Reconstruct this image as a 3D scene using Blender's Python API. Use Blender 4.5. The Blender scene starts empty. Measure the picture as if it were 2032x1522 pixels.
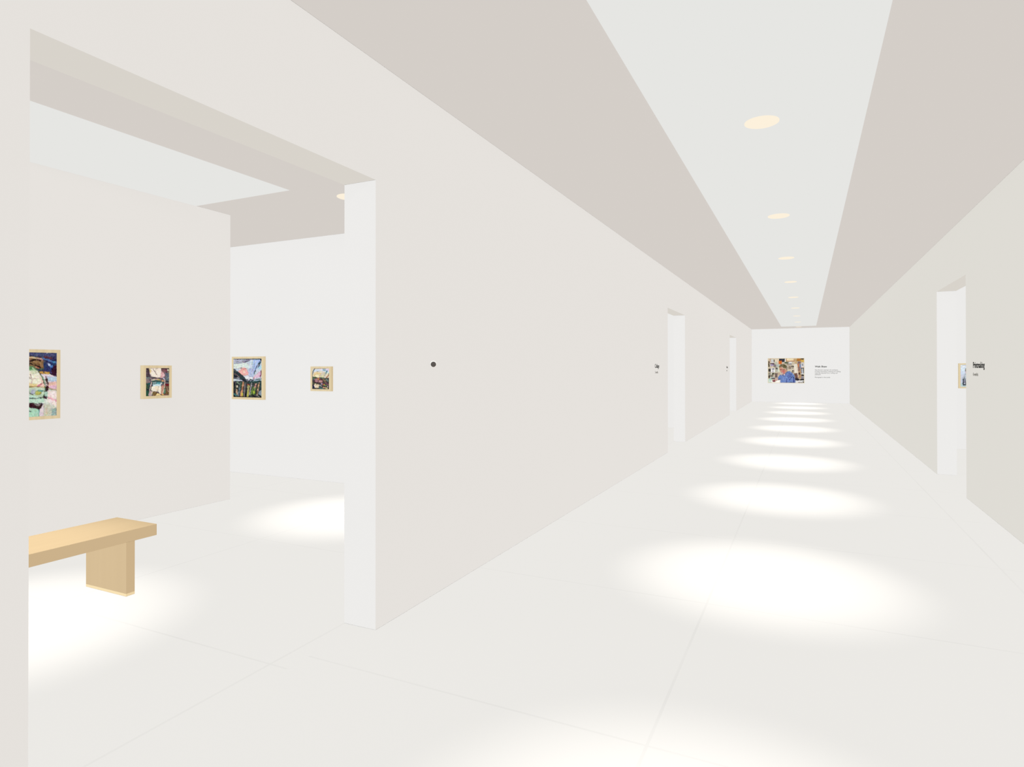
import bpy, bmesh, math, random
import numpy as np
from mathutils import Vector, Matrix

random.seed(4)
sc = bpy.context.scene
COL = sc.collection
EYE = 1.6                      # eye height above the floor; x right, y down the corridor

# ------------------------------------------------------------------ dimensions (metres)
CEIL = 3.4915
HEAD = 2.759                   # doorway head
XL, XR = -2.381, 1.783         # corridor wall faces
WT = 0.244                     # wall thickness
YF = 31.864                    # far end wall
YB = 6.737                     # back wall of the left gallery
XP, YP = -6.387, 5.322         # partition face and its free end
Y0 = -3.5                      # wall behind the viewer
DOORS_L = [(1.176, 3.039), (11.859, 13.707), (22.39, 24.554)]
DOOR_R = (9.282, 11.160)
YR = 14.799                    # back wall of the right-hand gallery


def lin(c):
    return tuple((v / 255 / 12.92) if v / 255 <= 0.04045 else (((v / 255) + 0.055) / 1.055) ** 2.4 for v in c)


# ------------------------------------------------------------------ materials
def new_mat(name):
    m = bpy.data.materials.new(name)
    m.use_nodes = True
    nt = m.node_tree
    b = nt.nodes['Principled BSDF']
    b.inputs['Roughness'].default_value = 0.9
    b.inputs['Specular IOR Level'].default_value = 0.0
    return m, nt, b


def paint(name, c, var=0.002, scale=3.0):
    """matt emulsion with a very slight roller mottling"""
    m, nt, b = new_mat(name)
    n = nt.nodes.new('ShaderNodeTexNoise')
    n.inputs['Scale'].default_value = scale
    tc = nt.nodes.new('ShaderNodeTexCoord')
    nt.links.new(tc.outputs['Object'], n.inputs['Vector'])
    r = nt.nodes.new('ShaderNodeValToRGB')
    r.color_ramp.elements[0].color = (*[v * (1 - var) for v in c], 1)
    r.color_ramp.elements[1].color = (*[v * (1 + var) for v in c], 1)
    nt.links.new(n.outputs['Fac'], r.inputs['Fac'])
    nt.links.new(r.outputs['Color'], b.inputs['Base Color'])
    return m


def wood(name, c, var, axis, freq):
    """pale wood with long fine grain; axis = direction the bands vary along"""
    m, nt, b = new_mat(name)
    tc = nt.nodes.new('ShaderNodeTexCoord')
    mp = nt.nodes.new('ShaderNodeMapping')
    s = [0.6, 0.6, 0.6]
    for a in axis:
        s['xyz'.index(a)] = freq
    mp.inputs['Scale'].default_value = s
    n = nt.nodes.new('ShaderNodeTexNoise')
    n.inputs['Scale'].default_value = 1.0
    n.inputs['Detail'].default_value = 3
    r = nt.nodes.new('ShaderNodeValToRGB')
    r.color_ramp.elements[0].position = 0.3
    r.color_ramp.elements[1].position = 0.7
    r.color_ramp.elements[0].color = (c[0] * (1 - var), c[1] * (1 - var * 1.2), c[2] * (1 - var * 1.5), 1)
    r.color_ramp.elements[1].color = (min(1, c[0] * (1 + var)), c[1] * (1 + var), c[2] * (1 + var * 1.1), 1)
    nt.links.new(tc.outputs['Object'], mp.inputs['Vector'])
    nt.links.new(mp.outputs['Vector'], n.inputs['Vector'])
    nt.links.new(n.outputs['Fac'], r.inputs['Fac'])
    nt.links.new(r.outputs['Color'], b.inputs['Base Color'])
    return m


def emit(name, c, strength=1.0):
    m = bpy.data.materials.new(name)
    m.use_nodes = True
    nt = m.node_tree
    nt.nodes.remove(nt.nodes['Principled BSDF'])
    e = nt.nodes.new('ShaderNodeEmission')
    e.inputs['Color'].default_value = (*c, 1)
    e.inputs['Strength'].default_value = strength
    nt.links.new(e.outputs[0], nt.nodes['Material Output'].inputs['Surface'])
    return m


def floor_mat():
    """pale poured floor in big slabs with barely visible hairline joints"""
    m, nt, b = new_mat('pale_floor')
    N, Lk = nt.nodes, nt.links
    g = N.new('ShaderNodeNewGeometry')
    sp = N.new('ShaderNodeSeparateXYZ')
    Lk.new(g.outputs['Position'], sp.inputs[0])

    def mth(op, a, bb=None):
        n = N.new('ShaderNodeMath')
        n.operation = op
        for i, v in enumerate((a, bb)):
            if v is None:
                continue
            if isinstance(v, (int, float)):
                n.inputs[i].default_value = v
            else:
                Lk.new(v, n.inputs[i])
        return n.outputs[0]

    def joint(coord, off, pitch, half):
        f = mth('MODULO', mth('ADD', coord, 100 * pitch - off + pitch / 2), pitch)
        return mth('LESS_THAN', mth('ABSOLUTE', mth('SUBTRACT', f, pitch / 2)), half)

    x, y = sp.outputs['X'], sp.outputs['Y']
    jx = joint(x, -0.614, 2.009, 0.007)
    side = mth('LESS_THAN', x, -2.5)
    jy1 = joint(y, 2.604, 1.747, 0.006)
    jy2 = joint(y, 2.444, 1.747, 0.006)
    jy = mth('ADD', mth('MULTIPLY', jy2, side), mth('MULTIPLY', jy1, mth('SUBTRACT', 1.0, side)))
    j = mth('MINIMUM', mth('ADD', jx, jy), 1.0)
    no = N.new('ShaderNodeTexNoise')
    no.inputs['Scale'].default_value = 1.3
    Lk.new(g.outputs['Position'], no.inputs['Vector'])
    j = mth('MULTIPLY', j, no.outputs['Fac'])
    mx = N.new('ShaderNodeMix')
    mx.data_type = 'RGBA'
    mx.inputs['A'].default_value = (*FLOOR, 1)
    mx.inputs['B'].default_value = (FLOOR[0] * .92, FLOOR[1] * .92, FLOOR[2] * .92, 1)
    Lk.new(j, mx.inputs['Factor'])
    Lk.new(mx.outputs['Result'], b.inputs['Base Color'])
    return m


FLOOR = (0.86, 0.86, 0.86)
M_WALL = paint('white_wall_paint', (0.86, 0.86, 0.86))
M_CEIL = paint('warm_grey_ceiling_paint', (0.824, 0.814, 0.832))
M_PANEL = emit('emissive_ceiling_panel', lin((230, 230, 227)))  # flat emission sets the panel's even pale tone
M_LAMP = emit('lit_lamp_face', lin((253, 241, 220)))
M_FLOOR = floor_mat()
M_BENCH = wood('pale_bench_wood', (0.655, 0.503, 0.308), 0.015, 'x', 14)
M_FOOT = paint('pale_foot_strip', (0.93, 0.76, 0.47))  # paler colour for the lowest strip of each bench leg
M_FRAME = wood('pale_frame_wood', (0.765, 0.645, 0.42), 0.06, 'xy', 26)
M_INK = paint('dark_lettering', lin((38, 38, 36)))
M_INK2 = paint('grey_lettering', lin((128, 126, 120)))
M_INK3 = paint('small_dark_lettering', lin((75, 75, 73)))
M_DOT = paint('dark_grey_dot', lin((92, 87, 84)))
M_RIM = paint('white_dot_rim', (0.98, 0.97, 0.96))


def art_mat():
    m, nt, b = new_mat('painted_colours')
    a = nt.nodes.new('ShaderNodeAttribute')
    a.attribute_name = 'Col'
    nt.links.new(a.outputs['Color'], b.inputs['Base Color'])
    return m


M_ART = art_mat()


# ------------------------------------------------------------------ object helpers
def box_into(bm, lo, hi):
    vs = [bm.verts.new((x, y, z)) for z in (lo[2], hi[2]) for y in (lo[1], hi[1]) for x in (lo[0], hi[0])]
    for f in ((0, 2, 3, 1), (4, 5, 7, 6), (0, 1, 5, 4), (2, 6, 7, 3), (0, 4, 6, 2), (1, 3, 7, 5)):
        bm.faces.new([vs[i] for i in f])


def link(name, bm, mat, parent=None, bevel=0.0, smooth=False):
    bm.normal_update()
    me = bpy.data.meshes.new(name)
    bm.to_mesh(me)
    bm.free()
    me.materials.append(mat)
    if smooth:
        for p in me.polygons:
            p.use_smooth = True
    o = bpy.data.objects.new(name, me)
    COL.objects.link(o)
    if parent:
        o.parent = parent
    if bevel:
        md = o.modifiers.new('edge', 'BEVEL')
        md.width = bevel
        md.segments = 2
    return o


def boxes(name, lst, mat, parent=None, bevel=0.0):
    bm = bmesh.new()
    for lo, hi in lst:
        box_into(bm, lo, hi)
    return link(name, bm, mat, parent, bevel)


def tag(o, label=None, cat=None, group=None, kind=None):
    for k, v in (('label', label), ('category', cat), ('group', group), ('kind', kind)):
        if v:
            o[k] = v
    return o


def thing(name, label, cat, loc, rotz=0.0, group=None):
    o = bpy.data.objects.new(name, None)
    o.empty_display_size = 0.1
    COL.objects.link(o)
    o.location = loc
    o.rotation_euler = (0, 0, rotz)
    return tag(o, label, cat, group)


def struct(name, lst, mat, label, cat):
    return tag(boxes(name, lst, mat), label, cat, kind='structure')


# ------------------------------------------------------------------ the setting
X_FAR_L, X_FAR_R, Y_END = -10.2, 7.2, 32.2
struct('floor', [((X_FAR_L, Y0 - .2, -.15), (X_FAR_R, Y_END, 0))], M_FLOOR,
       'pale off-white floor of large slabs with hairline joints', 'floor')
struct('ceiling', [((X_FAR_L, Y0 - .2, CEIL), (X_FAR_R, Y_END, CEIL + .15))], M_CEIL,
       'warm grey flat ceiling over the corridor and the galleries', 'ceiling')
struct('trim_1', [((-1.012, Y0 + 1.5, CEIL - .003), (.4046, 30.35, CEIL))], M_PANEL,
       'long bright panel down the middle of the corridor ceiling', 'ceiling panel')
struct('trim_2', [((-8.2, Y0 + 1.5, CEIL - .003), (-4.9345, 4.85, CEIL))], M_PANEL,
       'bright ceiling panel in the gallery through the left doorway', 'ceiling panel')


def wall_with_doors(x0, x1, ya, yb, doors):
    out, y = [], ya
    for a, b in doors:
        out.append(((x0, y, 0), (x1, a, CEIL)))
        out.append(((x0, a, HEAD), (x1, b, CEIL)))
        y = b
    out.append(((x0, y, 0), (x1, yb, CEIL)))
    return out


def wall_mesh(name, x0, x1, ya, yb, doors, label):
    """one clean slab with rectangular openings cut out of it (no inner faces)"""
    bm = bmesh.new()
    ys = [ya] + [v for d in doors for v in d] + [yb]
    spans = [(ys[i], ys[i + 1], (i % 2 == 1)) for i in range(len(ys) - 1)]
    for x, flip in ((x0, True), (x1, False)):
        for a, b, is_door in spans:
            zs = [(HEAD, CEIL)] if is_door else [(0, HEAD), (HEAD, CEIL)]
            for z0, z1 in zs:
                q = [bm.verts.new(p) for p in ((x, a, z0), (x, b, z0), (x, b, z1), (x, a, z1))]
                bm.faces.new(q[::-1] if flip else q)

    def quad(*p):
        bm.faces.new([bm.verts.new(v) for v in p])
    for a, b in doors:
        quad((x0, a, HEAD), (x0, b, HEAD), (x1, b, HEAD), (x1, a, HEAD))          # soffit
        quad((x0, a, 0), (x0, a, HEAD), (x1, a, HEAD), (x1, a, 0))                # near reveal, faces +y
        quad((x0, b, 0), (x1, b, 0), (x1, b, HEAD), (x0, b, HEAD))                # far reveal, faces -y
    quad((x0, ya, 0), (x1, ya, 0), (x1, ya, CEIL), (x0, ya, CEIL))
    quad((x0, yb, 0), (x0, yb, CEIL), (x1, yb, CEIL), (x1, yb, 0))
    quad((x0, ya, CEIL), (x1, ya, CEIL), (x1, yb, CEIL), (x0, yb, CEIL))
    bmesh.ops.remove_doubles(bm, verts=bm.verts[:], dist=1e-5)
    bmesh.ops.recalc_face_normals(bm, faces=bm.faces[:])
    return tag(link(name, bm, M_WALL), label, 'wall', kind='structure')


wall_mesh('wall_left', XL - WT, XL, Y0, YF, DOORS_L, 'long white left corridor wall with three open doorways')
wall_mesh('wall_right', XR, XR + WT, Y0, YF, [DOOR_R], 'long off-white right corridor wall with one open doorway')
struct('wall_end', [((XL - WT, YF, 0), (XR + WT, YF + .2, CEIL))], M_WALL,
       'white wall closing the far end of the corridor', 'wall')
struct('wall_front', [((X_FAR_L, Y0 - .2, 0), (X_FAR_R, Y0, CEIL))], M_WALL,
       'white wall behind the viewer', 'wall')
struct('wall_gallery_back', [((X_FAR_L, YB, 0), (XL - WT, YB + .2, CEIL))], M_WALL,
       'white back wall of the left gallery carrying two paintings', 'wall')
struct('wall_gallery_side', [((X_FAR_L, Y0, 0), (X_FAR_L + .2, YB, CEIL))], M_WALL,
       'far side wall of the left gallery', 'wall')
struct('wall_partition', [((XP - .22, -1.2, 0), (XP, YP, CEIL))], M_WALL,
       'off-white partition wall standing free in the left gallery', 'wall')
struct('wall_collage_back', [((-8.2, 16.8, 0), (XL - WT, 17.0, CEIL))], M_WALL,
       'white back wall seen through the second left doorway', 'wall')
struct('wall_collage_side', [((-8.2, YB + .2, 0), (-8.0, 16.8, CEIL))], M_WALL,
       'side wall of the room behind the second left doorway', 'wall')
struct('wall_last_back', [((-8.2, 27.5, 0), (XL - WT, 27.7, CEIL))], M_WALL,
       'white back wall seen through the farthest left doorway', 'wall')
struct('wall_last_side', [((-8.2, 17.0, 0), (-8.0, 27.5, CEIL))], M_WALL,
       'side wall of the room behind the farthest left doorway', 'wall')
struct('wall_print_back', [((XR + WT, YR, 0), (X_FAR_R, YR + .2, CEIL))], M_WALL,
       'white back wall of the gallery through the right doorway', 'wall')
struct('wall_print_side', [((X_FAR_R - .2, Y0, 0), (X_FAR_R, YR, CEIL))], M_WALL,
       'side wall of the gallery through the right doorway', 'wall')


# ------------------------------------------------------------------ ceiling lights
def disc_mesh():
    bm = bmesh.new()
    n = 48
    prof = [(.125, 0.0), (.125, -.005), (.119, -.008), (.0, -.008)]
    rings = []
    for r, z in prof[:-1]:
        rings.append([bm.verts.new((r * math.cos(2 * math.pi * i / n), r * math.sin(2 * math.pi * i / n), z)) for i in range(n)])
    c = bm.verts.new((0, 0, -.008))
    for a, b in zip(rings, rings[1:]):
        for i in range(n):
            bm.faces.new((a[i], a[(i + 1) % n], b[(i + 1) % n], b[i]))
    for i in range(n):
        bm.faces.new((rings[-1][i], rings[-1][(i + 1) % n], c))
    bm.faces.new(rings[0])
    bmesh.ops.recalc_face_normals(bm, faces=bm.faces[:])
    return bm


def beam(loc, power):
    L = bpy.data.lights.new('downlight_beam', 'SPOT')
    L.energy = power
    L.color = (1.0, 0.94, 0.85)
    L.spot_size = 2 * math.atan(1.27 / CEIL)
    L.spot_blend = 1.0
    L.shadow_soft_size = 0.02
    L.use_shadow = False
    o = bpy.data.objects.new('downlight_beam', L)
    COL.objects.link(o)
    o.location = loc
    return o


BEAM = 172
ordinal = ['nearest', 'second nearest', 'third', 'fourth', 'fifth', 'sixth', 'seventh', 'eighth', 'ninth']
proto = None


def ceiling_light(x, y, z, label, group):
    global proto
    if proto is None:
        o = link('ceiling_light', disc_mesh(), M_LAMP)
        proto = o
    else:
        o = proto.copy()
        COL.objects.link(o)
    o.location = (x, y, z)
    tag(o, label, 'ceiling light', group)


beam((-.30, 1.87, CEIL - .012), BEAM)
for k in range(9):
    y = 5.07 + 3.215 * k
    lab = {0: 'warm white round ceiling light, largest and nearest in the corridor ceiling panel',
           8: 'warm white round ceiling light closest to the far end wall of the corridor'}.get(
        k, 'warm white round ceiling light, %s along the corridor counting from the viewer' % ['', 'second', 'third', 'fourth', 'fifth', 'sixth', 'seventh', 'eighth'][k] if k < 8 else '')
    if y < 30.3:
        ceiling_light(-.303, y, CEIL - .003, lab, 'round lights in the corridor ceiling panel')
    else:
        ceiling_light(-.303, y, CEIL, lab, 'round lights in the corridor ceiling panel')
    beam((-.30, y, CEIL - .012), BEAM)
ceiling_light(-4.54, 5.32, CEIL, 'warm white round ceiling light half hidden by the left doorway reveal', 'round lights in the left gallery ceiling')
ceiling_light(-4.54, 2.10, CEIL, 'warm white round ceiling light above the bench, cut off by the near door jamb', 'round lights in the left gallery ceiling')
beam((-4.54, 5.32, CEIL - .012), BEAM)
beam((-4.54, 2.10, CEIL - .012), BEAM)

# ------------------------------------------------------------------ bench
bench = thing('bench', 'pale wooden bench with slab legs in the gallery through the left doorway', 'bench', (-4.545, 1.72, 0))
SW = .234                      # half width
boxes('seat', [((-SW, -1.23, .378), (SW, 1.236, .4595))], M_BENCH, bench, .002)
for s in (1, -1):
    ya, yb = (1.010, 1.072) if s == 1 else (-1.066, -1.004)
    lg = boxes('leg', [((-SW, ya, .019), (SW, yb, .378))], M_BENCH, bench, .001)
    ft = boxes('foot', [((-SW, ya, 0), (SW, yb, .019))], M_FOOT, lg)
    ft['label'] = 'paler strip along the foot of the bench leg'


# ------------------------------------------------------------------ pictures: painted colour on a fine mesh
def painterly(img, rng, amount):
    """break the flat shapes up into short brush marks of slightly varied colour"""
    h, w, _ = img.shape
    src = img.copy()
    out = img
    g = img.mean(2)
    gy, gx = np.gradient(g)
    edge = np.clip(np.hypot(gx, gy) / 45, 0, 1)
    ph = rng.uniform(0, 6, 4)
    yy, xx = np.mgrid[0:h, 0:w]
    patchy = np.clip(.45 + .55 * np.sin(xx / 9 + ph[0] + 2 * np.sin(yy / 13 + ph[1])) * np.sin(yy / 8 + ph[2] + 2 * np.sin(xx / 15 + ph[3])), 0, 1)
    base = rng.uniform(0, math.pi)
    for _ in range(int(h * w * .16 * amount)):
        cx, cy = rng.uniform(0, w - 1), rng.uniform(0, h - 1)
        col = src[int(cy), int(cx)] + rng.normal() * 17 + rng.normal(size=3) * 6
        a = base + math.sin(cx / w * 5 + base) * 1.1 + math.cos(cy / h * 6) * 1.0 + rng.normal() * .35
        L, hw = rng.uniform(1.5, 4.5), rng.uniform(.5, 1.0)
        x0, x1 = max(0, int(cx - L - 1)), min(w, int(cx + L + 2))
        y0, y1 = max(0, int(cy - L - 1)), min(h, int(cy + L + 2))
        yy, xx = np.mgrid[y0:y1, x0:x1]
        dx, dy = xx - cx, yy - cy
        u, v = dx * math.cos(a) + dy * math.sin(a), -dx * math.sin(a) + dy * math.cos(a)
        m = (np.clip(1 - (np.abs(u) / L) ** 4, 0, 1) * np.clip(1.4 - np.abs(v) / hw, 0, 1))[:, :, None] * .75
        m = np.clip(m, 0, 1)
        out[y0:y1, x0:x1] = out[y0:y1, x0:x1] * (1 - m) + col * m
    out = out * (1 - .6 * min(1, amount) ** 2 * (edge * patchy))[:, :, None]
    lum = out.mean(2, keepdims=True)
    out = lum + (out - lum) * .86
    k = np.pad(out, ((1, 1), (1, 1), (0, 0)), 'edge')
    return out * .6 + (k[:-2, 1:-1] + k[2:, 1:-1] + k[1:-1, :-2] + k[1:-1, 2:]) * .1


def raster(w, h, rect, bg, shapes, seed, jitter=10, warp=6.0, brush=1.0):
    """paint shapes (given in a working coordinate frame `rect`) over a w x h grid, last on top"""
    rng = np.random.default_rng(seed)
    x0, y0, x1, y1 = rect
    gx, gy = np.meshgrid(np.linspace(x0, x1, w), np.linspace(y0, y1, h))

    def smooth_noise(cell):
        a = rng.normal(size=(h // cell + 3, w // cell + 3))
        yy, xx = np.arange(h) / cell, np.arange(w) / cell
        yi, xi = yy.astype(int), xx.astype(int)
        fy, fx = (yy - yi)[:, None], (xx - xi)[None, :]
        A = a[yi][:, xi] * (1 - fx) + a[yi][:, xi + 1] * fx
        B = a[yi + 1][:, xi] * (1 - fx) + a[yi + 1][:, xi + 1] * fx
        return A * (1 - fy) + B * fy
    px = gx + smooth_noise(5) * warp
    py = gy + smooth_noise(5) * warp
    img = np.ones((h, w, 3)) * np.array(bg, float)
    for s in shapes:
        k, pts, c = s[0], s[1], s[2]
        if k == 'p':
            m = np.zeros((h, w), bool)
            n = len(pts)
            for i in range(n):
                ax, ay = pts[i]
                bx, by = pts[(i + 1) % n]
                if ay == by:
                    continue
                cond = ((ay > py) != (by > py)) & (px < (bx - ax) * (py - ay) / (by - ay) + ax)
                m ^= cond
        elif k == 'r':
            a, b, cc, d = pts
            m = (px >= a) & (px <= cc) & (py >= b) & (py <= d)
        elif k == 'e':
            ex, ey, rx, ry = pts
            m = ((px - ex) / rx) ** 2 + ((py - ey) / ry) ** 2 < 1
        else:                                                    # stroke
            hw = s[3] / 2
            m = np.zeros((h, w), bool)
            for (ax, ay), (bx, by) in zip(pts, pts[1:]):
                dx, dy = bx - ax, by - ay
                t = np.clip(((px - ax) * dx + (py - ay) * dy) / (dx * dx + dy * dy + 1e-9), 0, 1)
                m |= (px - ax - t * dx) ** 2 + (py - ay - t * dy) ** 2 < hw * hw
        tone = rng.normal(size=3) * 2
        img[m] = np.array(c, float) + tone
    img = painterly(img, rng, brush)
    img += (smooth_noise(3) * jitter)[:, :, None] + np.stack([smooth_noise(4) for _ in range(3)], 2) * jitter * .5
    return np.clip(img, 4, 252)


def art_object(name, W, H, img, parent, y):
    """grid in the picture's local XZ plane, facing -Y"""
    h, w, _ = img.shape
    xs = np.linspace(-W / 2, W / 2, w)
    zs = np.linspace(H / 2, -H / 2, h)
    verts = [(x, y, z) for z in zs for x in xs]
    faces = [(r * w + c, (r + 1) * w + c, (r + 1) * w + c + 1, r * w + c + 1) for r in range(h - 1) for c in range(w - 1)]
    me = bpy.data.meshes.new(name)
    me.from_pydata(verts, [], faces)
    at = me.color_attributes.new('Col', 'FLOAT_COLOR', 'POINT')
    v = img / 255.0
    lin_img = np.where(v <= 0.04045, v / 12.92, ((v + 0.055) / 1.055) ** 2.4) * ART_GAIN
    buf = np.ones((h * w, 4), np.float32)
    buf[:, :3] = np.clip(lin_img.reshape(-1, 3), 0, 1)
    at.data.foreach_set('color', buf.ravel())
    me.materials.append(M_ART)
    o = bpy.data.objects.new(name, me)
    COL.objects.link(o)
    o.parent = parent
    return o


ART_GAIN = 1.04


def frame_into(W, H, w, d, lip):
    """a box frame in local XZ facing -Y: four mitred bars in one mesh, plus the tray behind the picture"""
    bm = bmesh.new()
    o = [(-W / 2, -H / 2), (W / 2, -H / 2), (W / 2, H / 2), (-W / 2, H / 2)]
    i = [(-W / 2 + w, -H / 2 + w), (W / 2 - w, -H / 2 + w), (W / 2 - w, H / 2 - w), (-W / 2 + w, H / 2 - w)]
    V = lambda p, y: bm.verts.new((p[0], y, p[1]))
    ob, of = [V(p, 0) for p in o], [V(p, -d) for p in o]
    jf, jb = [V(p, -d) for p in i], [V(p, -d + lip) for p in i]
    for k in range(4):
        n = (k + 1) % 4
        bm.faces.new((of[k], of[n], jf[n], jf[k]))
        bm.faces.new((ob[k], ob[n], of[n], of[k]))
        bm.faces.new((jf[k], jf[n], jb[n], jb[k]))
    bm.faces.new(jb)
    bm.faces.new(ob[::-1])
    bmesh.ops.recalc_face_normals(bm, faces=bm.faces[:])
    return bm


def picture(name, label, cat, loc, rotz, W, H, fw, depth, img, group=None, part='canvas'):
    t = thing(name, label, cat, loc, rotz, group)
    link('frame', frame_into(W, H, fw, depth, .006), M_FRAME, t)
    art_object(part, W - 2 * fw - .001, H - 2 * fw - .001, img, t, -depth + .0045)
    return t


P = lambda *a: ('p', a[:-1], a[-1])
S = lambda w, c, *pts: ('s', pts, c, w)
R = lambda a, b, c, d, col: ('r', (a, b, c, d), col)
O = lambda a, b, c, d, col: ('e', (a, b, c, d), col)

# --- large painting on the partition, cut by the near door jamb
L0 = -1290
big = [
    P((L0, 125), (628, 125), (628, 605), (540, 580), (480, 540), (370, 520), (250, 480), (61, 385), (-500, 330), (L0, 420), (50, 55, 95)),
    P((L0, 125), (628, 125), (628, 190), (300, 205), (61, 190), (L0, 260), (72, 76, 122)),
    P((L0, 300), (-400, 220), (61, 205), (330, 240), (368, 300), (368, 470), (250, 452), (61, 360), (L0, 480), (150, 115, 72)),
    S(42, (216, 186, 142), (-600, 240), (61, 222), (200, 228), (335, 252)),
    S(30, (196, 140, 140), (230, 240), (345, 262)),
    S(24, (52, 26, 30), (-300, 360), (61, 305), (180, 268), (300, 284)),
    S(22, (60, 34, 30), (61, 328), (180, 368), (300, 420)),
    P((110, 330), (280, 330), (290, 385), (170, 372), (128, 96, 58)),
    S(22, (190, 120, 90), (200, 405), (290, 438)),
    S(34, (66, 92, 84), (290, 450), (365, 455)),
    P((368, 300), (628, 350), (628, 520), (480, 500), (368, 470), (44, 52, 104)),
    S(38, (76, 112, 182), (345, 235), (450, 270), (560, 312), (628, 322)),
    S(44, (86, 44, 62), (390, 205), (520, 240)),
    P((540, 290), (590, 290), (585, 330), (535, 325), (60, 135, 190)),
    P((425, 335), (490, 350), (500, 405), (470, 395), (176, 192, 232)),
    P((480, 385), (565, 362), (545, 435), (500, 425), (70, 132, 204)),
    P((560, 400), (628, 360), (628, 605), (540, 580), (480, 545), (58, 22, 46)),
    S(26, (84, 70, 130), (390, 490), (520, 525)),
    # globe
    P((L0, 470), (-250, 470), (-380, 800), (L0, 780), (206, 190, 214)), P((-900, 520), (-560, 560), (-640, 760), (-960, 700), (92, 128, 170)),
    P((L0, 780), (-380, 800), (-300, 1000), (L0, 960), (232, 206, 186)), S(30, (214, 120, 140), (L0, 860), (-700, 820), (-380, 900)),
    S(34, (62, 40, 46), (-760, 470), (-640, 640), (-680, 860)), S(20, (206, 160, 70), (-1200, 520), (-800, 490)),
    P((-250, 470), (-100, 400), (61, 372), (180, 410), (290, 520), (365, 680), (400, 830), (392, 960), (350, 1020), (61, 1000), (-200, 990), (-330, 900), (-380, 760), (-340, 590), (240, 239, 216)),
    P((-300, 400), (61, 380), (185, 420), (250, 480), (61, 490), (-300, 500), (168, 205, 150)),
    O(105, 440, 30, 28, (84, 150, 96)),
    P((110, 490), (240, 480), (270, 520), (130, 550), (216, 222, 190)),
    P((280, 600), (345, 640), (385, 800), (240, 805), (330, 720), (236, 192, 184)),
    S(20, (220, 122, 146), (225, 800), (290, 770), (330, 735)),
    P((61, 720), (250, 760), (230, 800), (61, 790), (232, 214, 150)),
    S(12, (178, 160, 150), (70, 600), (130, 650), (200, 640)), S(10, (196, 170, 176), (110, 560), (150, 660), (120, 740)),
    P((-378, 806), (61, 808), (398, 825), (388, 980), (330, 1012), (61, 980), (-220, 980), (-330, 900), (188, 213, 190)),
    S(18, (172, 152, 84), (-378, 800), (61, 808), (250, 802), (400, 822)),
    P((200, 900), (290, 866), (330, 900), (300, 965), (210, 960), (184, 186, 84)),
    S(34, (104, 162, 152), (262, 885), (350, 890)),
    P((110, 850), (190, 860), (195, 950), (120, 940), (176, 186, 204)),
    S(9, (96, 110, 96), (75, 850), (100, 930), (160, 955)),
    S(18, (98, 132, 94), (-330, 900), (-382, 760), (-340, 590), (-250, 470), (-100, 402), (61, 376), (180, 414), (290, 522), (368, 690), (402, 832), (388, 960), (352, 1022)),
    # right-hand side
    P((270, 488), (490, 512), (470, 560), (300, 540), (212, 160, 62)),
    S(14, (60, 40, 60), (365, 460), (372, 530)),
    P((310, 540), (470, 560), (628, 606), (628, 740), (450, 740), (400, 640), (352, 610), (226, 216, 230)),
    P((440, 600), (628, 610), (628, 700), (450, 690), (180, 206, 236)),
    P((455, 730), (628, 715), (628, 800), (465, 806), (236, 192, 172)),
    P((460, 806), (628, 770), (628, 866), (455, 846), (224, 178, 206)),
    P((400, 585), (440, 650), (462, 770), (452, 900), (408, 900), (404, 850), (416, 760), (402, 660), (62, 26, 36)),
    S(14, (232, 216, 202), (424, 690), (430, 790)),
    P((404, 840), (452, 850), (450, 902), (404, 898), (50, 30, 30)),
    S(20, (196, 188, 142), (455, 846), (628, 880)),
    P((392, 905), (452, 905), (440, 1012), (380, 1000), (172, 216, 202)),
    P((452, 882), (628, 895), (628, 1210), (430, 1110), (440, 1010), (241, 227, 224)),
    S(30, (241, 164, 184), (462, 1022), (540, 1060), (628, 1105)),
    P((375, 992), (432, 1010), (428, 1048), (362, 1030), (60, 30, 40)),
    P((L0, 940), (61, 950), (370, 1030), (384, 1110), (300, 1130), (L0, 1100), (190, 226, 207)),
    S(10, (112, 142, 132), (61, 1022), (230, 1040), (370, 1026)),
    P((L0, 1100), (61, 1118), (260, 1146), (362, 1150), (286, 1252), (61, 1190), (L0, 1180), (60, 35, 40)),
    P((150, 1128), (336, 1142), (276, 1196), (200, 1170), (132, 116, 122)),
    P((L0, 1190), (61, 1196), (284, 1256), (274, 1400), (L0, 1400), (166, 221, 192)),
    P((61, 1258), (148, 1284), (61, 1290), (42, 36, 52)),
    S(10, (112, 192, 202), (278, 1268), (272, 1390)),
    P((286, 1256), (372, 1150), (372, 1400), (282, 1400), (226, 212, 222)),
    P((372, 1140), (500, 1150), (628, 1230), (628, 1400), (366, 1400), (202, 206, 192)),
    S(26, (216, 214, 212), (400, 1140), (520, 1175), (628, 1230)),
    P((405, 1228), (450, 1240), (440, 1370), (395, 1370), (218, 196, 172)),
    P((530, 1262), (628, 1250), (628, 1400), (524, 1400), (150, 176, 172)),
]
W1, H1 = .86, .643
img = raster(300, 190, (L0, 125, 628, 1395), (216, 228, 220), big, 1, 7, 5)
picture('framed_painting', 'large abstract painting in pale wood frame, cut off by the near door jamb', 'painting',
        (XP, 3.388 - W1 / 2, EYE - .1435), math.pi / 2, W1, H1, .0285, .05, img, 'framed paintings in the left gallery')

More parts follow.
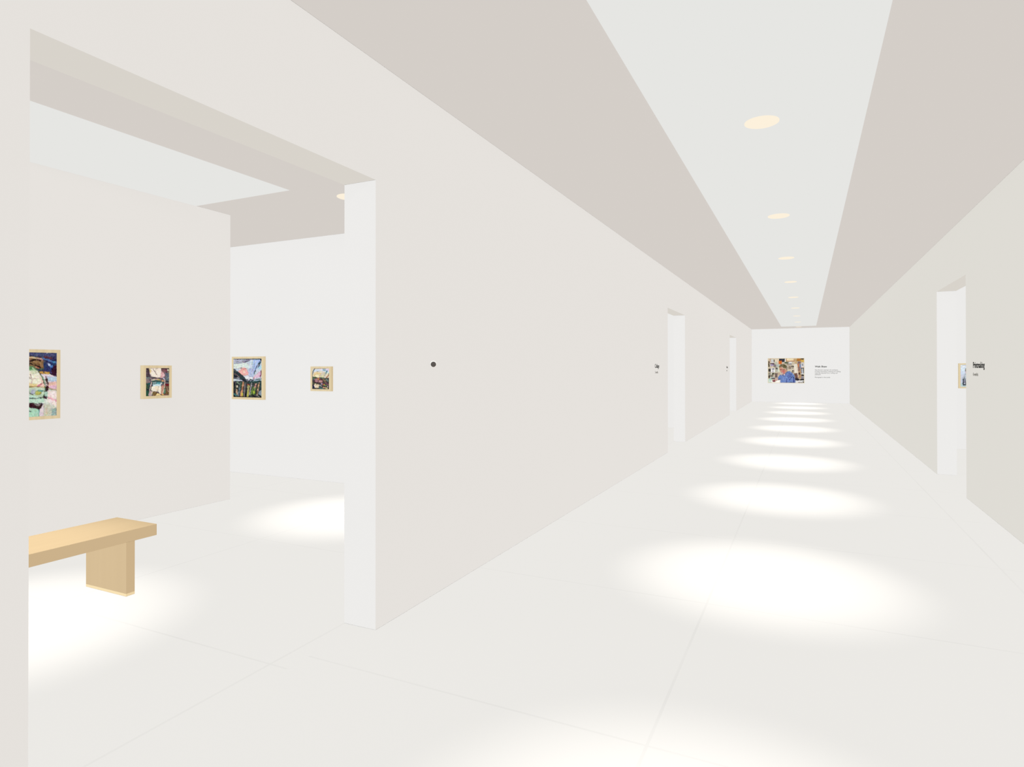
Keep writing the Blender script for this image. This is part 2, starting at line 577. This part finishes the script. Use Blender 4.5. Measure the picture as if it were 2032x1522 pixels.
# --- small square painting on the partition
small = [
    P((280, 245), (370, 245), (415, 560), (280, 575), (86, 66, 78)),
    S(14, (150, 135, 140), (310, 300), (330, 420)), S(18, (52, 38, 46), (340, 250), (395, 520)), S(16, (60, 60, 70), (290, 520), (400, 560)),
    P((385, 245), (845, 245), (832, 500), (790, 595), (640, 585), (470, 545), (425, 440), (246, 231, 221)),
    P((385, 245), (480, 300), (450, 440), (410, 380), (240, 216, 152)),
    P((660, 300), (830, 300), (820, 470), (700, 500), (248, 236, 226)),
    S(14, (186, 176, 166), (530, 260), (620, 390), (670, 480)), S(10, (200, 190, 170), (640, 260), (640, 360)),
    P((850, 345), (930, 400), (985, 520), (930, 580), (850, 615), (795, 595), (226, 172, 177)),
    S(26, (240, 220, 226), (940, 470), (910, 540)),
    P((845, 250), (1000, 270), (960, 430), (880, 380), (132, 86, 97)),
    P((980, 245), (1135, 245), (1135, 430), (1050, 440), (990, 380), (96, 72, 76)),
    S(22, (42, 40, 36), (860, 256), (985, 258)), S(22, (52, 72, 52), (1110, 255), (1130, 420)),
    P((985, 280), (1060, 300), (1050, 370), (990, 360), (128, 66, 84)),
    O(1095, 315, 28, 45, (226, 216, 196)), O(1090, 420, 18, 26, (222, 214, 190)),
    P((995, 430), (1135, 420), (1135, 740), (1005, 720), (90, 106, 122)),
    S(40, (122, 152, 168), (1060, 640), (1120, 590)), S(26, (150, 150, 130), (1040, 540), (1050, 590)),
    S(34, (50, 55, 55), (1000, 730), (1135, 750)), S(24, (150, 150, 140), (1080, 780), (1135, 770)),
    P((975, 815), (1135, 835), (1135, 905), (1005, 885), (112, 20, 30)),
    P((955, 895), (1135, 905), (1135, 1240), (935, 1230), (116, 86, 62)),
    P((915, 1060), (975, 955), (1012, 1100), (960, 1210), (86, 132, 102)),
    S(42, (166, 132, 114), (1050, 940), (1100, 1110)), S(40, (120, 96, 40), (1040, 1130), (1080, 1190)),
    P((280, 560), (480, 590), (480, 740), (340, 790), (280, 760), (132, 112, 120)),
    S(30, (102, 142, 142), (285, 590), (400, 610)), S(36, (84, 82, 100), (420, 640), (440, 720)), S(26, (170, 140, 130), (300, 680), (310, 760)),
    S(26, (80, 76, 88), (300, 540), (560, 590), (760, 605), (905, 625)),
    S(46, (222, 217, 192), (500, 672), (680, 650), (800, 680)),
    P((690, 620), (810, 645), (790, 705), (700, 690), (192, 176, 112)),
    S(20, (220, 160, 140), (600, 640), (680, 660)),
    S(46, (50, 96, 90), (495, 745), (660, 708), (860, 762), (935, 795)),
    P((540, 765), (660, 750), (840, 770), (820, 830), (540, 830), (86, 162, 172)),
    S(18, (220, 236, 236), (550, 785), (640, 780)), S(16, (40, 70, 80), (560, 808), (680, 790)),
    P((530, 820), (845, 828), (825, 900), (520, 905), (196, 226, 241)),
    O(832, 800, 24, 30, (226, 241, 241)),
    P((485, 900), (845, 890), (835, 1190), (765, 1165), (740, 1105), (560, 1085), (470, 1045), (246, 237, 217)),
    P((610, 890), (720, 900), (700, 1050), (640, 1060), (246, 226, 196)),
    S(14, (202, 182, 156), (745, 915), (705, 1085)),
    P((845, 672), (935, 680), (940, 745), (858, 745), (216, 162, 112)),
    P((855, 880), (935, 870), (900, 1170), (825, 1195), (202, 142, 122)),
    S(38, (222, 194, 170), (905, 590), (975, 680), (960, 890), (900, 1175)),
    P((890, 575), (960, 600), (975, 690), (915, 650), (196, 197, 226)),
    S(14, (44, 40, 60), (900, 590), (935, 570)),
    P((280, 800), (490, 760), (450, 1040), (400, 1250), (280, 1250), (46, 72, 68)),
    P((280, 1055), (395, 1060), (355, 1250), (280, 1255), (40, 86, 66)),
    S(20, (112, 132, 52), (292, 860), (330, 970)), S(30, (36, 40, 50), (330, 1010), (420, 1040)), S(36, (40, 110, 110), (360, 800), (420, 830)),
    S(16, (24, 24, 34), (440, 760), (470, 750)),
    S(32, (40, 80, 90), (510, 800), (520, 880)),
    S(34, (217, 182, 187), (495, 750), (445, 900), (390, 1250)),
    P((420, 1060), (545, 1075), (480, 1250), (390, 1250), (192, 164, 172)),
    P((540, 1095), (695, 1112), (620, 1250), (515, 1250), (122, 102, 58)),
    S(26, (92, 52, 36), (690, 1112), (615, 1250)),
    P((500, 1090), (550, 1090), (510, 1200), (470, 1200), (232, 215, 180)),
    P((690, 1150), (800, 1185), (900, 1250), (630, 1250), (236, 207, 142)),
    P((870, 1165), (970, 1235), (850, 1235), (241, 186, 82)), S(20, (80, 50, 30), (800, 1200), (850, 1220)),
]
img = raster(140, 164, (280, 245, 1135, 1250), (112, 97, 106), small, 2, 9, 6)
picture('framed_painting', 'small abstract painting in pale wood frame, right of the large one on the partition', 'painting',
        (XP, 4.354, EYE - .143), math.pi / 2, .323, .357, .0285, .05, img, 'framed paintings in the left gallery')

# --- landscape-like painting on the back wall, beside the partition's end
land = [
    P((140, 205), (600, 195), (450, 310), (140, 340), (166, 172, 197)),
    S(34, (152, 142, 178), (390, 280), (640, 215)), S(14, (90, 100, 120), (470, 290), (600, 240)),
    P((125, 345), (500, 300), (610, 420), (530, 465), (125, 470), (216, 229, 223)),
    P((720, 195), (945, 195), (900, 330), (745, 640), (640, 640), (700, 380), (167, 192, 237)),
    P((620, 240), (720, 225), (650, 520), (560, 520), (206, 221, 232)), S(30, (176, 206, 200), (700, 290), (690, 360)),
    P((595, 480), (745, 470), (722, 745), (588, 725), (172, 180, 224)), S(26, (190, 206, 240), (620, 600), (640, 700)),
    S(22, (42, 72, 97), (962, 205), (835, 400), (742, 640)), S(16, (62, 102, 132), (930, 290), (870, 440)),
    P((915, 185), (968, 185), (968, 300), (26, 46, 56)),
    P((890, 400), (968, 360), (968, 490), (870, 490), (162, 217, 237)),
    P((255, 565), (440, 440), (525, 500), (568, 600), (560, 690), (420, 690), (330, 660), (241, 166, 161)),
    P((400, 540), (485, 540), (490, 625), (410, 625), (246, 196, 180)), S(18, (220, 110, 110), (440, 500), (500, 480)),
    S(14, (180, 140, 130), (260, 480), (400, 460)),
    P((735, 710), (880, 575), (965, 545), (955, 715), (735, 785), (227, 182, 207)),
    S(30, (112, 52, 82), (962, 540), (930, 730)), S(18, (210, 90, 120), (735, 740), (740, 790)),
    P((375, 690), (580, 715), (710, 755), (700, 810), (540, 840), (430, 785), (216, 226, 229)),
    P((118, 470), (200, 540), (400, 690), (500, 800), (565, 905), (420, 850), (280, 745), (118, 770), (50, 58, 66)),
    S(32, (112, 92, 92), (150, 640), (290, 725)), S(20, (92, 112, 107), (130, 520), (210, 580)), S(18, (170, 140, 150), (240, 690), (280, 720)),
    S(14, (26, 24, 30), (118, 700), (280, 760)),
    P((118, 795), (300, 790), (220, 868), (118, 855), (196, 207, 217)),
    P((118, 865), (968, 850), (968, 1365), (118, 1345), (60, 66, 66)),
    P((660, 840), (968, 795), (940, 855), (700, 880), (162, 187, 207)),
    S(22, (30, 36, 40), (118, 780), (300, 795), (450, 838), (560, 905), (640, 800), (705, 850)),
    P((470, 800), (560, 800), (590, 870), (530, 880), (112, 114, 122)),
    S(14, (62, 92, 102), (700, 830), (968, 785)), S(40, (36, 66, 66), (600, 895), (820, 875), (940, 845)),
    P((118, 865), (230, 870), (118, 980), (72, 62, 88)), S(30, (20, 20, 26), (135, 900), (130, 1340)),
    S(52, (112, 127, 112), (230, 890), (290, 950)), P((195, 985), (265, 990), (255, 1075), (195, 1065), (207, 192, 162)),
    S(16, (24, 24, 28), (190, 960), (280, 980)), S(16, (24, 24, 28), (180, 1070), (260, 1095)),
    S(40, (202, 162, 132), (210, 1110), (232, 1270)), S(52, (96, 117, 127), (345, 920), (262, 1320)),
    S(26, (60, 90, 66), (370, 900), (330, 1060)),
    S(58, (207, 142, 102), (415, 900), (390, 1100), (340, 1330)), S(22, (170, 100, 70), (410, 1040), (380, 1130)),
    S(42, (212, 192, 62), (375, 1240), (400, 1320)), S(46, (112, 107, 112), (475, 930), (445, 1310)),
    S(26, (36, 26, 30), (512, 950), (488, 1320)), P((545, 950), (625, 955), (600, 992), (540, 985), (202, 82, 72)),
    S(66, (166, 166, 102), (580, 1000), (548, 1330)), S(30, (190, 180, 60), (560, 1180), (550, 1310)),
    S(40, (152, 147, 152), (665, 920), (610, 1270)), S(36, (112, 152, 62), (715, 1040), (650, 1260)),
    S(60, (202, 152, 132), (800, 950), (765, 1060)), S(26, (150, 90, 90), (820, 960), (800, 1010)),
    S(54, (102, 132, 72), (770, 1070), (720, 1280)), O(740, 1190, 40, 45, (154, 184, 52)),
    S(40, (207, 167, 127), (890, 910), (830, 1260)), S(24, (86, 66, 46), (850, 950), (815, 1250)),
    S(50, (46, 72, 77), (940, 900), (930, 1300)), S(24, (16, 16, 20), (955, 1040), (955, 1140)),
    P((880, 1150), (968, 1110), (968, 1310), (880, 1250), (122, 142, 157)),
    S(28, (20, 20, 22), (850, 1265), (968, 1350)), S(18, (22, 22, 22), (680, 1270), (780, 1330)), S(12, (190, 190, 180), (810, 1270), (900, 1330)),
    S(50, (52, 112, 112), (140, 1260), (220, 1310)), S(26, (16, 18, 20), (118, 1338), (968, 1356)),
    S(20, (44, 62, 77), (118, 192), (968, 192)),
    S(14, (228, 234, 238), (150, 280), (330, 262), (480, 330)), S(12, (222, 236, 234), (560, 330), (600, 470), (560, 500)),
    S(14, (226, 230, 240), (690, 250), (640, 430)), S(12, (214, 224, 240), (800, 240), (700, 520), (660, 660)),
    S(12, (236, 226, 232), (760, 690), (880, 620)), S(12, (206, 220, 236), (870, 330), (760, 600)), S(12, (240, 232, 226), (300, 520), (430, 430)),
]
img = raster(136, 184, (118, 185, 968, 1350), (192, 204, 222), land, 3, 9, 6)
picture('framed_painting', 'medium painting of pale sky over dark upright stripes, beside the partition end', 'painting',
        (-7.659, YB, EYE - .142), 0, .664, .651, .032, .05, img, 'framed paintings in the left gallery')

# --- small still-life-like painting on the back wall
still = [
    P((310, 330), (640, 285), (1005, 310), (1005, 460), (820, 440), (640, 385), (420, 405), (290, 450), (202, 219, 241)),
    P((830, 275), (1005, 285), (1005, 420), (900, 360), (217, 202, 222)), P((530, 300), (680, 285), (670, 370), (560, 370), (228, 212, 230)),
    S(52, (142, 192, 197), (735, 345), (830, 360)), S(50, (92, 142, 152), (905, 400), (850, 520)), S(40, (182, 232, 227), (940, 460), (1000, 520)),
    S(14, (130, 140, 160), (440, 420), (560, 400)),
    S(26, (72, 97, 117), (330, 285), (262, 420), (236, 560)), S(20, (60, 60, 60), (236, 560), (235, 680)),
    S(14, (60, 50, 50), (320, 280), (840, 282)),
    P((250, 620), (330, 480), (480, 445), (630, 500), (645, 570), (420, 570), (350, 660), (227, 202, 142)),
    P((330, 600), (535, 585), (545, 705), (410, 695), (246, 237, 184)), S(24, (236, 182, 152), (590, 580), (550, 700)),
    P((610, 600), (760, 590), (750, 700), (590, 710), (216, 206, 166)),
    S(50, (207, 192, 184), (705, 480), (660, 560)), S(34, (207, 197, 152), (785, 480), (750, 620)), S(20, (150, 150, 170), (840, 540), (780, 660)),
    S(50, (172, 122, 82), (985, 590), (890, 700)), S(50, (232, 214, 180), (930, 560), (840, 680)), S(26, (40, 50, 40), (992, 520), (1000, 590)),
    P((225, 680), (420, 700), (480, 720), (640, 700), (800, 740), (1005, 730), (1005, 1275), (225, 1275), (76, 66, 66)),
    P((235, 670), (400, 690), (330, 810), (235, 830), (76, 97, 77)), S(50, (122, 127, 152), (330, 800), (385, 830)), S(30, (90, 110, 40), (330, 690), (390, 700)),
    S(60, (97, 117, 102), (620, 730), (790, 745)),
    P((350, 770), (560, 735), (705, 850), (705, 965), (480, 975), (335, 920), (162, 107, 112)),
    S(24, (110, 50, 60), (560, 800), (700, 830)),
    O(505, 775, 34, 40, (202, 122, 42)), O(600, 910, 92, 60, (188, 138, 134)), O(430, 890, 60, 44, (176, 124, 130)),
    S(24, (50, 30, 35), (240, 930), (400, 950), (600, 965)), S(18, (60, 24, 34), (500, 850), (500, 960)),
    S(90, (117, 102, 72), (745, 800), (850, 950)), S(24, (200, 180, 140), (820, 810), (870, 830)), S(60, (102, 132, 127), (880, 800), (960, 890)),
    S(34, (40, 72, 82), (985, 740), (990, 960)), S(22, (24, 30, 34), (1000, 900), (1000, 1000)),
    P((610, 990), (715, 975), (725, 1065), (640, 1055), (197, 162, 192)), S(22, (152, 52, 72), (725, 1000), (690, 1075)),
    O(765, 1060, 46, 34, (222, 152, 62)), O(835, 1100, 60, 34, (112, 142, 82)), S(70, (117, 82, 97), (860, 985), (960, 1060)),
    S(40, (90, 110, 60), (250, 980), (310, 1000)), S(26, (80, 90, 40), (440, 1000), (470, 1030)),
    P((290, 1080), (360, 1005), (545, 1055), (545, 1155), (520, 1230), (340, 1215), (227, 202, 172)),
    S(50, (222, 202, 207), (305, 1090), (360, 1165)), S(18, (120, 100, 80), (420, 1040), (450, 1110)),
    P((225, 1080), (300, 1100), (335, 1240), (225, 1275), (36, 40, 62)),
    S(50, (152, 167, 167), (570, 1080), (650, 1140)), S(70, (62, 112, 107), (560, 1210), (720, 1240)),
    P((695, 1150), (860, 1190), (800, 1240), (720, 1230), (202, 152, 112)), O(885, 1230, 68, 44, (207, 197, 142)), O(935, 1150, 20, 40, (222, 212, 217)),
    S(26, (24, 24, 30), (225, 1262), (480, 1268)), S(26, (24, 24, 30), (760, 1265), (860, 1265)), S(26, (30, 24, 30), (985, 1100), (992, 1270)),
]
img = raster(124, 156, (225, 275, 1005, 1275), (226, 216, 192), still, 5, 9, 6)
picture('framed_painting', 'small pale and rose painting on the back wall, nearest the left door reveal', 'painting',
        (-6.209, YB, EYE - .144), 0, .371, .350, .029, .05, img, 'framed paintings in the left gallery')

# --- picture just visible in the right-hand gallery
kid = [
    R(0, 700, 1400, 1275, (196, 212, 226)), R(0, 1100, 1400, 1275, (186, 206, 214)),
    O(300, 430, 120, 110, (214, 230, 248)), S(60, (236, 240, 246), (260, 260), (440, 330)),
    P((320, 1200), (330, 800), (410, 660), (560, 640), (680, 680), (760, 820), (770, 1200), (190, 200, 212)),
    S(26, (70, 76, 92), (370, 800), (380, 880)), S(22, (84, 92, 108), (400, 900), (420, 1080)), S(30, (60, 66, 82), (440, 880), (500, 860)),
    S(44, (72, 80, 96), (335, 900), (340, 1180)), S(44, (64, 72, 84), (350, 1180), (480, 1170)), S(18, (60, 84, 72), (430, 1100), (445, 1170)),
    S(24, (70, 76, 92), (660, 820), (650, 1160)), S(40, (226, 228, 238), (470, 940), (480, 1060)), S(26, (170, 160, 190), (370, 960), (380, 1060)),
    O(530, 560, 105, 110, (226, 178, 184)),
    O(530, 450, 125, 110, (150, 132, 112)), O(545, 480, 80, 80, (212, 182, 118)), S(16, (200, 110, 140), (470, 570), (500, 580)),
    S(40, (150, 164, 168), (400, 660), (480, 655)),
]
img = raster(100, 120, (235, 220, 1160, 1275), (206, 221, 242), kid, 6, 5, 5)
picture('framed_painting', 'painting of a figure on pale blue in pale wood frame, seen through the right doorway', 'painting',
        (2.715 + .23, YR, EYE - .149), 0, .46, .492, .03, .05, img)

# --- large photograph on the end wall
RR = [
    (230, 180, 300, 370, (200, 166, 136)), (300, 200, 440, 370, (208, 208, 208)), (440, 210, 482, 320, (92, 82, 76)), (500, 190, 690, 360, (228, 217, 190)),
    (520, 300, 600, 440, (186, 196, 176)), (265, 385, 470, 440, (76, 66, 76)), (280, 430, 425, 520, (166, 152, 188)), (425, 440, 560, 565, (128, 118, 124)),
    (560, 450, 680, 560, (172, 186, 181)), (180, 290, 226, 560, (58, 44, 34)), (180, 650, 292, 790, (64, 64, 58)), (300, 605, 505, 815, (242, 242, 242)),
    (340, 640, 472, 682, (80, 82, 112)), (358, 742, 432, 772, (90, 86, 96)), (525, 600, 632, 682, (90, 96, 92)), (540, 700, 632, 800, (181, 181, 166)),
    (640, 560, 730, 800, (216, 216, 192)), (180, 830, 292, 945, (152, 142, 122)), (358, 850, 462, 932, (82, 76, 62)), (300, 825, 358, 985, (212, 207, 187)),
    (190, 960, 242, 1110, (34, 28, 24)), (242, 940, 420, 1035, (130, 116, 100)), (500, 850, 620, 1060, (118, 98, 90)), (280, 1035, 480, 1090, (192, 192, 186)),
    (300, 1088, 500, 1135, (96, 96, 96)), (640, 860, 760, 960, (192, 166, 142)), (700, 175, 970, 335, (44, 50, 70)), (575, 190, 690, 330, (236, 217, 177)),
    (680, 265, 835, 425, (228, 106, 40)), (680, 265, 790, 315, (196, 110, 40)), (970, 180, 1032, 330, (237, 226, 216)), (1030, 170, 1425, 310, (186, 122, 74)),
    (1062, 170, 1400, 278, (240, 217, 174)), (1430, 170, 1560, 410, (196, 167, 122)), (1550, 175, 1740, 292, (192, 122, 42)), (1730, 170, 1885, 215, (48, 34, 24)),
    (1740, 225, 1885, 335, (217, 172, 72)), (965, 335, 1150, 402, (90, 94, 74)), (1160, 310, 1312, 402, (216, 216, 216)), (1190, 400, 1312, 462, (150, 146, 152)),
    (1060, 400, 1180, 472, (152, 142, 126)), (1110, 480, 1400, 900, (208, 197, 172)), (1150, 510, 1290, 672, (152, 132, 112)), (1300, 520, 1400, 560, (54, 48, 44)),
    (1325, 590, 1382, 640, (122, 106, 92)), (1325, 728, 1392, 770, (60, 50, 44)), (1300, 790, 1390, 862, (142, 122, 102)), (1580, 420, 1760, 1100, (186, 146, 106)),
    (1590, 310, 1735, 420, (140, 112, 112)), (1580, 430, 1660, 560, (198, 116, 70)), (1660, 430, 1745, 640, (122, 142, 178)), (1600, 560, 1700, 765, (142, 106, 96)),
    (1630, 830, 1692, 920, (70, 45, 45)), (1750, 385, 1885, 565, (217, 217, 222)), (1790, 420, 1850, 520, (150, 148, 156)), (1740, 568, 1885, 602, (232, 207, 192)),
    (1745, 605, 1885, 642, (60, 64, 74)), (1755, 640, 1800, 865, (132, 147, 167)), (1805, 640, 1842, 865, (207, 212, 217)), (1842, 640, 1885, 865, (60, 64, 86)),
    (1735, 865, 1885, 915, (237, 232, 227)), (1755, 930, 1885, 985, (34, 34, 40)), (1745, 1015, 1885, 1135, (132, 132, 142)), (1715, 1135, 1885, 1195, (28, 27, 27)),
    (1470, 1195, 1885, 1320, (228, 228, 224)), (1600, 1278, 1780, 1306, (150, 150, 146)), (1815, 1250, 1885, 1302, (50, 50, 44)), (165, 1125, 340, 1320, (202, 217, 207)),
    (230, 1125, 312, 1205, (160, 217, 207)),
]
photo = [R(*r) for r in RR] + [
    P((1395, 450), (1480, 440), (1525, 840), (1455, 855), (237, 230, 212)), P((1488, 440), (1572, 440), (1625, 1045), (1555, 1050), (232, 222, 202)),
    P((1400, 880), (1560, 860), (1600, 1080), (1480, 1060), (120, 84, 76)),
    P((1470, 1050), (1570, 1075), (1730, 1180), (1570, 1205), (1470, 1190), (54, 49, 54)),
    P((320, 1205), (770, 1170), (800, 1320), (330, 1320), (251, 249, 242)),
    P((690, 560), (790, 560), (900, 640), (1050, 690), (1070, 790), (1000, 890), (900, 945), (850, 900), (800, 815), (742, 742), (715, 660), (204, 146, 124)),
    O(905, 800, 66, 100, (206, 112, 100)), O(760, 690, 40, 30, (196, 120, 104)), O(850, 868, 44, 56, (208, 170, 164)),
    P((680, 545), (760, 450), (900, 428), (1020, 468), (1115, 580), (1122, 690), (1062, 720), (1030, 640), (900, 625), (860, 570), (780, 560), (700, 590), (122, 107, 76)),
    O(1088, 640, 30, 84, (172, 162, 147)), O(1046, 745, 28, 44, (217, 152, 122)), S(13, (110, 70, 66), (750, 700), (870, 690), (980, 690)),
    O(960, 520, 60, 40, (92, 82, 52)),
    P((755, 990), (880, 955), (1090, 775), (1220, 765), (1350, 860), (1425, 965), (1475, 1180), (1485, 1320), (755, 1320), (770, 1130), (106, 131, 202)),
    P((1080, 1010), (1180, 830), (1345, 865), (1300, 1000), (1150, 1130), (92, 114, 178)),
    P((825, 945), (950, 900), (1092, 775), (1122, 835), (935, 1025), (96, 114, 168)), O(960, 930, 36, 26, (226, 221, 232)),
    S(20, (52, 66, 126), (1345, 1000), (1180, 1195)), S(34, (36, 46, 122), (1395, 1040), (1405, 1310)), S(18, (122, 134, 182), (1440, 1090), (1462, 1300)),
    S(32, (50, 65, 132), (1075, 1120), (1062, 1300)), S(26, (50, 62, 120), (1220, 1280), (1340, 1290)), S(30, (130, 152, 218), (900, 1080), (890, 1260)),
    P((630, 1090), (700, 985), (800, 925), (832, 1000), (772, 1140), (660, 1195), (96, 126, 192)), S(44, (50, 64, 118), (655, 1150), (750, 1160)),
    P((655, 1090), (560, 1115), (430, 1165), (395, 1225), (520, 1240), (645, 1195), (208, 164, 154)),
    P((365, 1210), (480, 1175), (535, 1230), (500, 1290), (400, 1270), (132, 62, 72)),
]
img = raster(220, 148, (170, 170, 1880, 1315), (207, 192, 167), photo, 7, 8, 6, .6)
picture('framed_photograph', 'photograph of a person in blue shirt at a cluttered desk, on the end wall', 'photograph',
        (-.868, YF, EYE - .108), 0, 1.58, 1.18, .018, .05, img, part='print')


# ------------------------------------------------------------------ lettering
def text_mesh(name, body, mat, parent, x, base, width, cap, bold=0.0):
    """lettering in the parent's local XZ plane, facing -Y; left edge x, baseline z, given width and capital height"""
    cu = bpy.data.curves.new(name, 'FONT')
    cu.body = body
    cu.size = 1.0
    cu.offset = bold
    tmp = bpy.data.objects.new(name + '_tmp', cu)
    COL.objects.link(tmp)
    dg = bpy.context.evaluated_depsgraph_get()
    dg.update()
    me = bpy.data.meshes.new_from_object(tmp.evaluated_get(dg))
    bpy.data.objects.remove(tmp)
    bpy.data.curves.remove(cu)
    co = np.empty(len(me.vertices) * 3, np.float32)
    me.vertices.foreach_get('co', co)
    co = co.reshape(-1, 3)
    x0, x1 = co[:, 0].min(), co[:, 0].max()
    sx = width / (x1 - x0)
    sz = cap / 0.73
    out = np.stack([x + (co[:, 0] - x0) * sx, np.full(len(co), -.0015), base + co[:, 1] * sz], 1)
    me.vertices.foreach_set('co', out.astype(np.float32).ravel())
    bm = bmesh.new()
    bm.from_mesh(me)
    r = bmesh.ops.extrude_face_region(bm, geom=bm.faces[:])
    for v in [e for e in r['geom'] if isinstance(e, bmesh.types.BMVert)]:
        v.co.y = 0.0
    bmesh.ops.recalc_face_normals(bm, faces=bm.faces[:])
    bpy.data.meshes.remove(me)
    return link(name, bm, mat, parent)


t = thing('wall_lettering', 'black Printmaking sign lettering on the right wall beside its doorway', 'sign', (XR, 8.925, EYE), -math.pi / 2)
text_mesh('title_lettering', 'Printmaking', M_INK, t, 0, .005, .525, .072, .014)
text_mesh('count_lettering', '6 works', M_INK2, t, 0, -.088, .236, .040)['label'] = 'smaller grey line below the title'

t = thing('wall_lettering', 'dark Collage sign lettering on the left wall before the second doorway', 'sign', (XL, 10.75, EYE), math.pi / 2)
text_mesh('title_lettering', 'Collage', M_INK, t, 0, .011, .345, .070, .010)
text_mesh('count_lettering', '5 works', M_INK2, t, .01, -.085, .24, .042)['label'] = 'smaller grey line below the title'

t = thing('wall_lettering', 'tiny distant sign lettering on the left wall before the farthest doorway', 'sign', (XL, 21.42, EYE), math.pi / 2)
text_mesh('title_lettering', 'Drawing', M_INK, t, 0, .012, .36, .072)
text_mesh('count_lettering', '8 works', M_INK2, t, 0, -.088, .22, .042)['label'] = 'smaller grey line below the title'

t = thing('wall_lettering', 'block of small dark text with a heading, right of the photograph on the end wall', 'wall text', (.364, YF, EYE))
text_mesh('heading_lettering', 'Walt Shaw', M_INK, t, 0, .048, .50, .080, .022)
for body, base, w in (('Shaw discovers meaning in the workspace,', -.094, .955), ('printing, assembling, sculpting and making,', -.166, 1.06),
                      ('exploring materials of art, writing, and', -.238, .93), ('publication.', -.310, .25)):
    text_mesh('paragraph_lettering', body, M_INK3, t, 0, base, w, .048)
text_mesh('credit_lettering', 'Photograph in the studio', M_INK3, t, 0, -.434, .63, .048)

# ------------------------------------------------------------------ on-screen pointer dot, added as a small ball on the left wall
aim = Vector((0, 0, 0)) - Vector((XL, 3.650, 0.03))
aim.normalize()
t = thing('pointer_dot', 'small dark grey round pointer dot with white rim on the left wall', 'pointer dot', (XL + .0235, 3.650, EYE + .0297))
rot = aim.to_track_quat('Z', 'Y').to_matrix().to_4x4()
bm = bmesh.new()
bmesh.ops.create_uvsphere(bm, u_segments=40, v_segments=24, radius=.0250)
bm.transform(rot)
link('dot_rim', bm, M_RIM, t, smooth=True)
bm = bmesh.new()
n = 40
prof = [(.0186, .0168), (.0184, .0195), (.0150, .0222), (.0085, .0246)]
rings = [[bm.verts.new((r * math.cos(2 * math.pi * i / n), r * math.sin(2 * math.pi * i / n), z)) for i in range(n)] for r, z in prof]
top = bm.verts.new((0, 0, .0254))
for a, b in zip(rings, rings[1:]):
    for i in range(n):
        bm.faces.new((a[i], a[(i + 1) % n], b[(i + 1) % n], b[i]))
for i in range(n):
    bm.faces.new((rings[-1][i], rings[-1][(i + 1) % n], top))
bm.transform(rot)
link('lens', bm, M_DOT, t, smooth=True)  # dark centre of the pointer dot, turned to the camera

# ------------------------------------------------------------------ ambient light: added world gradient, tones surfaces by facing, reaches closed rooms
w = bpy.data.worlds.new('added_ambient')
sc.world = w
w.use_nodes = True
nt = w.node_tree
bg = nt.nodes['Background']
tc = nt.nodes.new('ShaderNodeTexCoord')
cmb = nt.nodes.new('ShaderNodeCombineColor')
A = (.880, .850, .799)
BX, BY, BZ = (.0465, .038, .050), (-.1455, -.174, -.2235), (.119, .136, .156)
for i in range(3):
    d = nt.nodes.new('ShaderNodeVectorMath')
    d.operation = 'DOT_PRODUCT'
    nt.links.new(tc.outputs['Generated'], d.inputs[0])
    d.inputs[1].default_value = (BX[i], BY[i], BZ[i])
    a = nt.nodes.new('ShaderNodeMath')
    a.operation = 'ADD'
    nt.links.new(d.outputs['Value'], a.inputs[0])
    a.inputs[1].default_value = A[i]
    nt.links.new(a.outputs[0], cmb.inputs[i])
nt.links.new(cmb.outputs[0], bg.inputs['Color'])
bg.inputs['Strength'].default_value = 1.0
w.cycles.sampling_method = 'NONE'
w.light_settings.distance = 0.002
w.light_settings.ao_factor = 1.0
sc.cycles.use_fast_gi = True
sc.cycles.fast_gi_method = 'REPLACE'
sc.cycles.ao_bounces = 1
sc.cycles.ao_bounces_render = 1
sc.cycles.max_bounces = 4
sc.cycles.diffuse_bounces = 3
sc.cycles.use_denoising = True

# ------------------------------------------------------------------ camera
cam = bpy.data.cameras.new('camera')
co = bpy.data.objects.new('camera', cam)
COL.objects.link(co)
cam.sensor_fit = 'HORIZONTAL'
cam.sensor_width = 36
cam.lens = 1220.04 / 2032 * 36
cam.shift_y = (726.218 - 761) / 2032
cam.clip_start = .05
co.matrix_world = (Matrix.Translation((0, 0, EYE)) @ Matrix.Rotation(.44629, 4, 'Z')
                   @ Matrix.Rotation(math.pi / 2 + .00417, 4, 'X') @ Matrix.Rotation(-.00058, 4, 'Z'))
sc.camera = co

vs = sc.view_settings
vs.view_transform = 'Standard'
vs.look = 'None'
vs.exposure = 0
vs.gamma = 1
vs.use_curve_mapping = False
